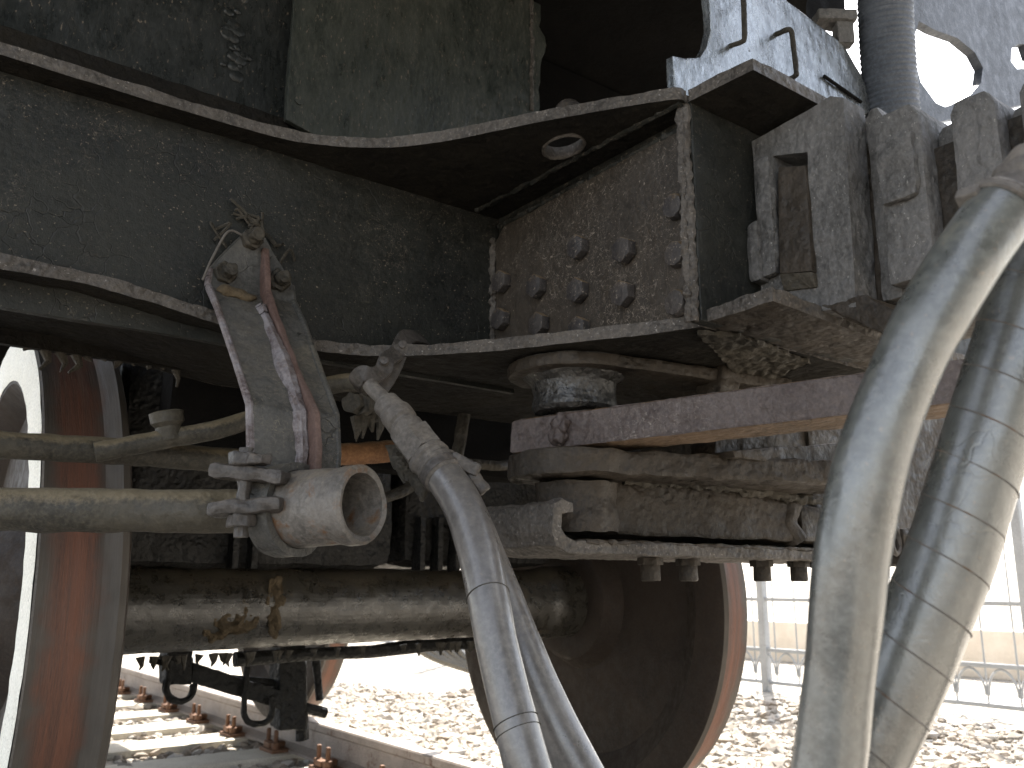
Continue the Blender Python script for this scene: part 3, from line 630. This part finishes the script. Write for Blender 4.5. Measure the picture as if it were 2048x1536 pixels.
# two thinner pipes behind
p2 = [(-200, 876), (0, 890), (250, 904), (480, 922), (600, 918), (690, 908), (775, 905)]
pp = thing('pipe', hy(0, 890, 1.4), 'thinner muddy pipe above the thick one, its end rusted orange beyond the bracket', 'pipe')
obj('pipe_run', tube(spline([hy(a, b, 1.40) for a, b in p2[:5]], 10), .0195, 20, wob=.002, wsize=.02), M['pipe'], pp)
obj('rusted_end', tube(spline([hy(a, b, 1.40) for a, b in ((600, 918), (690, 908), (740, 906), (800, 900))], 10), .0196, 20, wob=.002, wsize=.02), M['rustpipe'], pp, label='rusty orange pipe end')
p3 = [(190, 905), (270, 890), (340, 876), (420, 862), (490, 842), (560, 812), (640, 777), (690, 765), (745, 768)]
tp = thing('pipe', hy(300, 885, 1.33), 'thin rising pipe with a stubby capped tee, passing behind the bracket to the strap clip', 'pipe')
yy = [1.36, 1.35, 1.34, 1.33, 1.33, 1.31, 1.27, 1.235, 1.195]
obj('pipe_run', tube(spline([hy(a, b, y) for (a, b), y in zip(p3, yy)], 8), .0145, 18, wob=.0015, wsize=.02), M['pipe'], tp)
t0 = hy(340, 880, 1.34); t1 = hy(332, 822, 1.34)
obj('tee_stub', tube([t0, t0.lerp(t1, .45), t0.lerp(t1, .6), t0.lerp(t1, .95), t1], lambda t: .018 if t < .5 else (.024 if t < .97 else .017), 18, wob=.002, wsize=.02), M['pipe'], tp)

# ------------------------------------------------------------------ strap clip on the flange edge
sc_ = thing('strap_clip', hy(760, 720, 1.17), 'bent steel strap hooked over the lower flange edge, clamping the thin rising pipe', 'clip')
def strap(pts, wv, th):
    P = spline(pts, 8); bm = bmesh.new(); rows = []
    for i, p in enumerate(P):
        t = (P[min(i+1, len(P)-1)]-P[max(i-1, 0)]).normalized(); s = Vector(wv); s = (s-t*s.dot(t)).normalized()*Vector(wv).length; n = t.cross(s).normalized()*th
        rows.append([bm.verts.new(p+s+n), bm.verts.new(p-s+n), bm.verts.new(p-s-n), bm.verts.new(p+s-n)])
    for a, b in zip(rows, rows[1:]):
        for k in range(4): bm.faces.new((a[k], a[(k+1) % 4], b[(k+1) % 4], b[k]))
    bm.faces.new(rows[0]); bm.faces.new(rows[-1])
    bmesh.ops.recalc_face_normals(bm, faces=bm.faces)
    bmesh.ops.bevel(bm, geom=[e for e in bm.edges if e.calc_face_angle(0) > .8], offset=.0012, segments=2, affect='EDGES')
    return bm
obj('long_strap', lumps(strap([hy(855, 688, 1.215), hy(835, 676, 1.195), hy(812, 676, 1.175), hy(800, 700, 1.16), hy(785, 735, 1.16), hy(765, 768, 1.16), hy(742, 792, 1.17)], V(.0075, -.005, -.0105), .0035), .001, .01), M['clip'], sc_)
obj('short_strap', lumps(strap([hy(795, 705, 1.15), hy(775, 720, 1.143), hy(764, 742, 1.14), hy(745, 752, 1.135), hy(725, 748, 1.14), hy(712, 765, 1.155), hy(722, 785, 1.175)], V(.007, -.005, -.0095), .0035), .001, .01), M['clip'], sc_)
for px, py, y in ((768, 724, 1.136), (805, 692, 1.156)): obj('bolt', hexbolt(hy(px, py, y), (-.4, -.8, .3), .007, .006, seg=10), M['clip'], sc_)
obj('clamp_bolt', lumps(refine(join(hexbolt(hy(712, 808, 1.15), (-.8, -.5, 0), .016, .014, .2), hexbolt(hy(735, 812, 1.15), (-.8, -.5, 0), .0155, .018)), .008), .003, .01), M['tar'], sc_)
md = bmesh.new()
for k in range(9):
    p = hy(712+k*6, 825+random.uniform(0, 12), 1.17); h = random.uniform(.01, .04)
    join(md, tube([p, p+V(random.uniform(-.003, .003), 0, -h*.5), p+V(random.uniform(-.004, .004), 0, -h)], lambda t: .007*(1-t)+.002, 6, wob=.003, wsize=.006, seed=k))
obj('mud_drip', md, M['tar'], sc_)

# ------------------------------------------------------------------ middle brake hoses
H = [(738, 768, 1.19), (748, 780, 1.185), (777, 810, 1.165), (813, 860, 1.14), (848, 905, 1.115), (886, 949, 1.09), (920, 1001, 1.06), (946, 1063, 1.03), (963, 1130, 1.0), (979, 1210, .97), (996, 1300, .945), (1020, 1400, .92), (1056, 1536, .89), (1100, 1680, .87), (1150, 1800, .85)]
hp = spline([dp(*h) for h in H], 14)
mh = thing('brake_hose', dp(1000, 1300, .93), 'grey rubber brake hose with taped metal coupling hanging from the thin pipe, middle of picture', 'hose')
def seg_of(P, a, b): return P[int(a*14):int(b*14)+1]
obj('feed_pipe', tube(seg_of(hp, 0, 2.2), .0105, 16, wob=.001, wsize=.02), M['ferrule'], mh)
obj('coupling_nut', tube(seg_of(hp, 1.9, 3.4), lambda t: (.0135 if t < .04 else .0185 if t < .30 else .0205 if t < .34 else .0215 if t < .62 else .0192 if t < .68 else .0225), 22, wob=.003, wsize=.03), M['ferrule'], mh)
hxn = tube(seg_of(hp, 3.3, 4.2), .0275, 6); obj('hex_sleeve', lumps(refine(hxn, .008), .0007, .02), M['ferrule'], mh)
obj('ferrule', tube(seg_of(hp, 4.05, 5.2), lambda t: .0242+.0015*math.sin(t*3)+(.0022 if int(t*6) % 2 else 0), 26, wob=.002, wsize=.02), M['ferrule'], mh)
obj('rubber_hose', tube(seg_of(hp, 4.9, 14), lambda t: .0236+.0008*math.sin(t*9), 30, wob=.0008, wsize=.05), M['hose'], mh)
bc = hp[int(4.95*14)]; bt = (hp[int(4.95*14)+1]-hp[int(4.95*14)-1]).normalized()
obj('band_clamp', lathe([(-.006, .024), (-.006, .0278), (.006, .0278), (.006, .024)], bc, bt, 30), M['clip'], mh)
er = _R*.036
obj('clamp_ear', lumps(refine(join(box((-.018, -.012, -.008), (.02, .012, .008), .003, Matrix.Translation(bc+_R*.028+V(0, 0, .010)) @ Matrix.Rotation(-HEAD, 4, 'Z') @ Matrix.Rotation(.45, 4, 'Y')), hexbolt(bc+_R*.036+V(0, 0, .0), (.5, -.3, -.8), .010, .03)), .006), .002, .01), M['clip'], mh)
mu = bmesh.new()
for k in range(12):
    c = hp[int((3.2+k*.15)*14)]-_R*.020-_U*.016; h = random.uniform(.01, .03)
    join(mu, tube([c, c+V(0, 0, -h*.6), c+V(random.uniform(-.004, .004), 0, -h)], lambda t: .010*(1-t)+.002, 7, wob=.005, wsize=.008, seed=k))
obj('mud_clot', mu, M['tar'], mh)
for (i, n) in ((8.85, 1), (11.4, 2)):
    for k in range(n):
        c = hp[int(i*14)+k*2]; tt = (hp[int(i*14)+k*2+1]-hp[int(i*14)+k*2-1]).normalized()
        obj('hose_crease', lathe([(-.0008, .0232), (0, .0246), (.0008, .0232)], c, (tt+_U*.25).normalized(), 26), M['tar'], mh)
H2 = [(880, 930, 1.16), (930, 1020, 1.13), (968, 1110, 1.09), (1010, 1215, 1.05), (1056, 1330, 1.01), (1108, 1445, .985), (1158, 1540, .965), (1235, 1690, .94)]
tag(obj('brake_hose', tube(spline([dp(*h) for h in H2], 12), .0255, 28, wob=.0008, wsize=.05), M['hose']), 'second grey rubber hose slanting out from behind the middle hose to the lower right', 'hose')

# ------------------------------------------------------------------ thick hoses at the right
G1 = [(2180, 230, .66), (2090, 320, .645), (2010, 415, .63), (1945, 500, .62), (1884, 600, .612), (1824, 710, .605), (1770, 836, .60), (1733, 961, .595), (1707, 1099, .592), (1691, 1236, .59), (1676, 1380, .588), (1656, 1536, .585), (1630, 1720, .58)]
g1 = spline([dp(*h) for h in G1], 14)
h1_ = thing('air_hose', dp(1690, 1200, .59), 'thick shining grey air hose with a banded end, curving in front of lever bar', 'hose')
obj('rubber_hose', tube(g1[2*14:], lambda t: .0236+.0007*math.sin(t*14), 36, wob=.0012, wsize=.05), M['hose2'], h1_)
obj('end_fitting', tube(g1[:int(2.3*14)], lambda t: .019+(.003 if .55 < t < .75 else 0)+(.0035 if t > .9 else 0), 30, wob=.002, wsize=.015), M['ferrule'], h1_)
for i, r in ((2.0, .0242), (2.12, .0248)):
    c = g1[int(i*14)]; tt = (g1[int(i*14)+1]-g1[int(i*14)-1]).normalized()
    obj('band_clamp', tube([c+(tt.orthogonal().normalized()*math.cos(a)+tt.cross(tt.orthogonal().normalized())*math.sin(a))*r*.97 for a in [k*.2618 for k in range(24)]], .0028, 8, closed=True, wob=.001, wsize=.01), M['ferrule'], h1_)
cc = g1[int(2.05*14)]-_R*.024+_U*.006
obj('clamp_screw', lumps(refine(box((-.008, -.008, -.006), (.008, .008, .006), .002, Matrix.Translation(cc) @ Matrix.Rotation(.7, 4, 'Y')), .004), .001, .006), M['ferrule'], h1_)
pt = []
for k in range(9): pt.append(g1[int((9.6+k*.25)*14)]+_R*.004-_F*.0243)
if False: obj('rubber_patch', tube([g1[int((10.05+k*.03)*14)]+_R*.008-_F*.013 for k in range(20)], lambda t: .0135*min(1, 6*t, 6*(1-t))+.0005, 18), M['hose2'], h1_)
G2 = [(2190, 280, .70), (2128, 400, .695), (2074, 550, .685), (2028, 700, .675), (1988, 830, .668), (1945, 965, .662), (1903, 1100, .656), (1852, 1236, .652), (1792, 1374, .650), (1722, 1520, .648), (1640, 1700, .645)]
g2 = spline([dp(*h) for h in G2], 16)
h2_ = thing('air_hose', dp(1850, 1250, .615), 'thick pale grey hose wrapped in spiral fabric tape, rightmost of all', 'hose')
obj('rubber_hose', tube(g2, .0312, 36, wob=.0008, wsize=.05), M['hose2'], h2_)
# spiral tape edge
sp_ = []; LN = len(g2)
for i in range(LN*6):
    f = i/6; k = min(int(f), LN-2); c = g2[k].lerp(g2[k+1], f-k); tt = (g2[min(k+2, LN-1)]-g2[max(k-1, 0)]).normalized()
    u = (_F-tt*_F.dot(tt)).normalized(); s = tt.cross(u); a = -f*.60
    sp_.append(c+(u*math.cos(a)+s*math.sin(a))*.0312)
obj('tape_edge', tube(sp_, .0006, 6), M['socket'], h2_)

# ------------------------------------------------------------------ wheelsets and motors
def wheel_bm(s):
    # s: +1 outward is +x; profile from inner face
    pr = [(.02, .10), (-.012, .10), (-.015, .155), (-.008, .17), (.045, .20), (.05, .44), (.012, .50), (0, .515), (0, .585), (.008, .605), (.02, .61), (.030, .600), (.042, .583), (.060, .581), (.112, .578), (.135, .577), (.138, .574), (.138, .47), (.120, .455), (.085, .43), (.09, .20), (.14, .16), (.15, .10), (.15, 0)]
    mt = [0]*len(pr)
    mt[9] = mt[10] = mt[11] = mt[12] = mt[13] = mt[14] = 1; mt[15] = 2
    return pr, mt
def make_wheelset(y, lab):
    r = thing('wheelset', (1.116, y, 0), lab, 'wheelset', 'wheelsets')
    axl = lathe([(.30, .0), (.30, .105), (.46, .108), (.50, .10), (.62, .097), (1.62, .092), (1.70, .096), (1.73, .105), (1.9, .105), (1.9, 0)], (0, y, .572), (1, 0, 0), 56)
    obj('axle', lumps(refine(axl, .03), .002, .06, .001, .02), M['axle'], r)
    for (px, pz, sx, sz) in ((.76, .545, .05, .035), (.72, .52, .03, .02), (.85, .60, .022, .045), (.852, .55, .016, .05)):
        mp_ = bmesh.new(); bmesh.ops.create_icosphere(mp_, subdivisions=4, radius=1)
        dz_ = pz-.572; mp_.transform(Matrix.Translation((px, y-math.sqrt(.0955**2-dz_*dz_), pz)) @ Matrix.Diagonal((sx, .004, sz, 1)))
        obj('mud_patch', lumps(mp_, .012, .018, .004, .006), M['mud'], r)
    for x0, s in ((.396, -1), (1.836, 1)):
        pr, mt = wheel_bm(s)
        bm = lathe(pr, (x0, y, .572), (s, 0, 0), 128, mt)
        wv_ = obj('wheel', lumps(bm, .0008, .02), [M['disc'], M['tread'], M['tyreside']], r)
        obj('painted_rim', lumps(lathe([(.1395, .476), (.1405, .478), (.1405, .568), (.1395, .572)], (x0, y, .572), (s, 0, 0), 128), .0015, .006), M['white'], wv_)
    return r
ws = make_wheelset(2.15, 'near wheelset with rusty treads, a white rimmed wheel and a thick oily axle')
w2_ = ws.copy(); SC.collection.objects.link(w2_); w2_.location = (1.116, 4.42, 0)
w2_['label'] = 'farther wheelset whose orange lit wheel shows beneath the oily axle'
for chd in ws.children:
    c = chd.copy(); SC.collection.objects.link(c); c.parent = w2_
    for sd in chd.children:
        q = sd.copy(); SC.collection.objects.link(q); q.parent = c
def motor(y, lab):
    m = thing('traction_motor', (1.1, y, .62), lab, 'motor', 'traction motors')
    obj('motor_case', lumps(refine(box((.47, y-.12, .665), (1.15, y+1.0, 1.30), .04), .03), .010, .09, .004, .03), M['motor'], m)
    obj('gear_case', lumps(refine(box((1.19, y-.10, .675), (1.70, y+.9, 1.35), .04), .04), .008, .09, .003, .03), M['motor'], m)
    for k in range(5): obj('fin', box((1.22+k*.055, y-.135, .66), (1.235+k*.055, y-.09, .80), .003), M['motor'], m)
    obj('suspension_bar', box((.72, y-.15, .66), (.735, y-.11, .80), .003), M['motor'], m)
    obj('suspension_bar', box((.765, y-.15, .66), (.78, y-.11, .80), .003), M['motor'], m)
    return m
motor(2.15, 'black grimy traction motor case filling the gap above the near axle')
motor(4.42, 'black traction motor case above the farther axle')
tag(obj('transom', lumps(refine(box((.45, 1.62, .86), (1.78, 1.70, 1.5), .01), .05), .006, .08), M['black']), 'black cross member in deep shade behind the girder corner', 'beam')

for lab, pts, r in (('dark cable sagging in the shadow behind the middle hose', [(700, 1010, 1.55), (800, 985, 1.56), (900, 930, 1.57), (1010, 930, 1.57), (1100, 900, 1.6)], .011),
                    ('dark pipe climbing in the shadow left of the cast bracket', [(930, 1120, 1.5), (905, 1000, 1.5), (925, 850, 1.5), (940, 760, 1.5), (945, 700, 1.5)], .013)):
    tag(obj('pipe' if 'pipe' in lab else 'cable', tube(spline([hy(*p) for p in pts], 8), r, 12, wob=.002, wsize=.02), M['tar']), lab, 'pipe' if 'pipe' in lab else 'cable')
# ------------------------------------------------------------------ brake rigging under the axle
br = thing('brake_rigging', (.95, 2.9, .3), 'black brake beam with hanging safety loops below the axle', 'brake gear')
yb = 2.55
k0, k1 = hy(385, 1345, yb), hy(610, 1415, yb)
obj('brake_beam', lumps(refine(slab([k0+V(0, 0, .025), k1+V(0, 0, .025), k1+V(0, 0, -.025), k0+V(0, 0, -.025)], (0, .05, 0), bevel=.004), .02), .004, .03), M['motor'], br)
for (x0, x1, y0, y1) in ((335, 385, 1310, 1370), (560, 612, 1290, 1460)):
    obj('hanger', lumps(refine(slab([hy(x0, y0-40, yb), hy(x1, y0-40, yb), hy(x1, y1, yb), hy(x0, y1, yb)], (0, .08, 0), bevel=.005), .02), .005, .03), M['motor'], br)
for (x0, x1, yt, yb_) in ((332, 388, 1322, 1402), (488, 545, 1325, 1448)):
    pts_ = [(x0+8, yt), (x0+2, (yt+yb_)/2), (x0, yb_-22), (x0+10, yb_-4), ((x0+x1)/2, yb_), (x1-10, yb_-6), (x1, yb_-26), (x1-2, (yt+yb_)/2+6)]
    obj('safety_loop', tube(spline([hy(a, b, yb-.02) for a, b in pts_], 6), .009, 8, wob=.003, wsize=.02), M['motor'], br)
for (x0, y0, x1, y1, r) in ((600, 1310, 604, 1480, .02), (575, 1330, 570, 1440, .012), (632, 1320, 640, 1400, .012), (365, 1315, 362, 1350, .03), (540, 1400, 650, 1425, .016), (300, 1320, 420, 1345, .008), (420, 1352, 600, 1372, .010)):
    obj('rod', tube([hy(x0, y0, yb+.05), hy((x0+x1)/2, (y0+y1)/2, yb+.05), hy(x1, y1, yb+.05)], r, 10, wob=r*.5, wsize=.03, seed=x0), M['motor'], br)
for k in range(34):
    x = random.uniform(270, 960); p = hy(x, 1326-(x-270)*.052, 2.16); h = random.uniform(.006, .022)
    obj('grime_drip', tube([p+V(0, 0, .012), p+V(random.uniform(-.004, .004), 0, -h*.5), p+V(random.uniform(-.006, .006), 0, -h)], lambda t: .009*(1-t)+.0015, 6, wob=.004, wsize=.006, seed=k), M['tar'], br)
s0, s1 = hy(470, 1322, 2.4), hy(965, 1284, 2.4)
obj('pull_rod', tube([s0, s0.lerp(s1, .25)+V(0, 0, .004), s0.lerp(s1, .5)+V(0, 0, -.004), s0.lerp(s1, .75)+V(0, 0, .004), s1], .019, 12, wob=.010, wsize=.03), M['motor'], br)
cb = thing('cable_bundle', hy(900, 1315, 3.2), 'brown ribbed cable bundle sagging beyond the middle hose under the axle', 'cable')
for k in range(5):
    obj('cable', tube(spline([hy(810+k*22, 1275, 3.2), hy(860+k*18, 1310+k*2, 3.2), hy(930+k*14, 1335+k*3, 3.2), hy(990+k*10, 1350+k*2, 3.2), hy(1050, 1300, 3.2)], 8), .018, 10), M['axle'], cb)
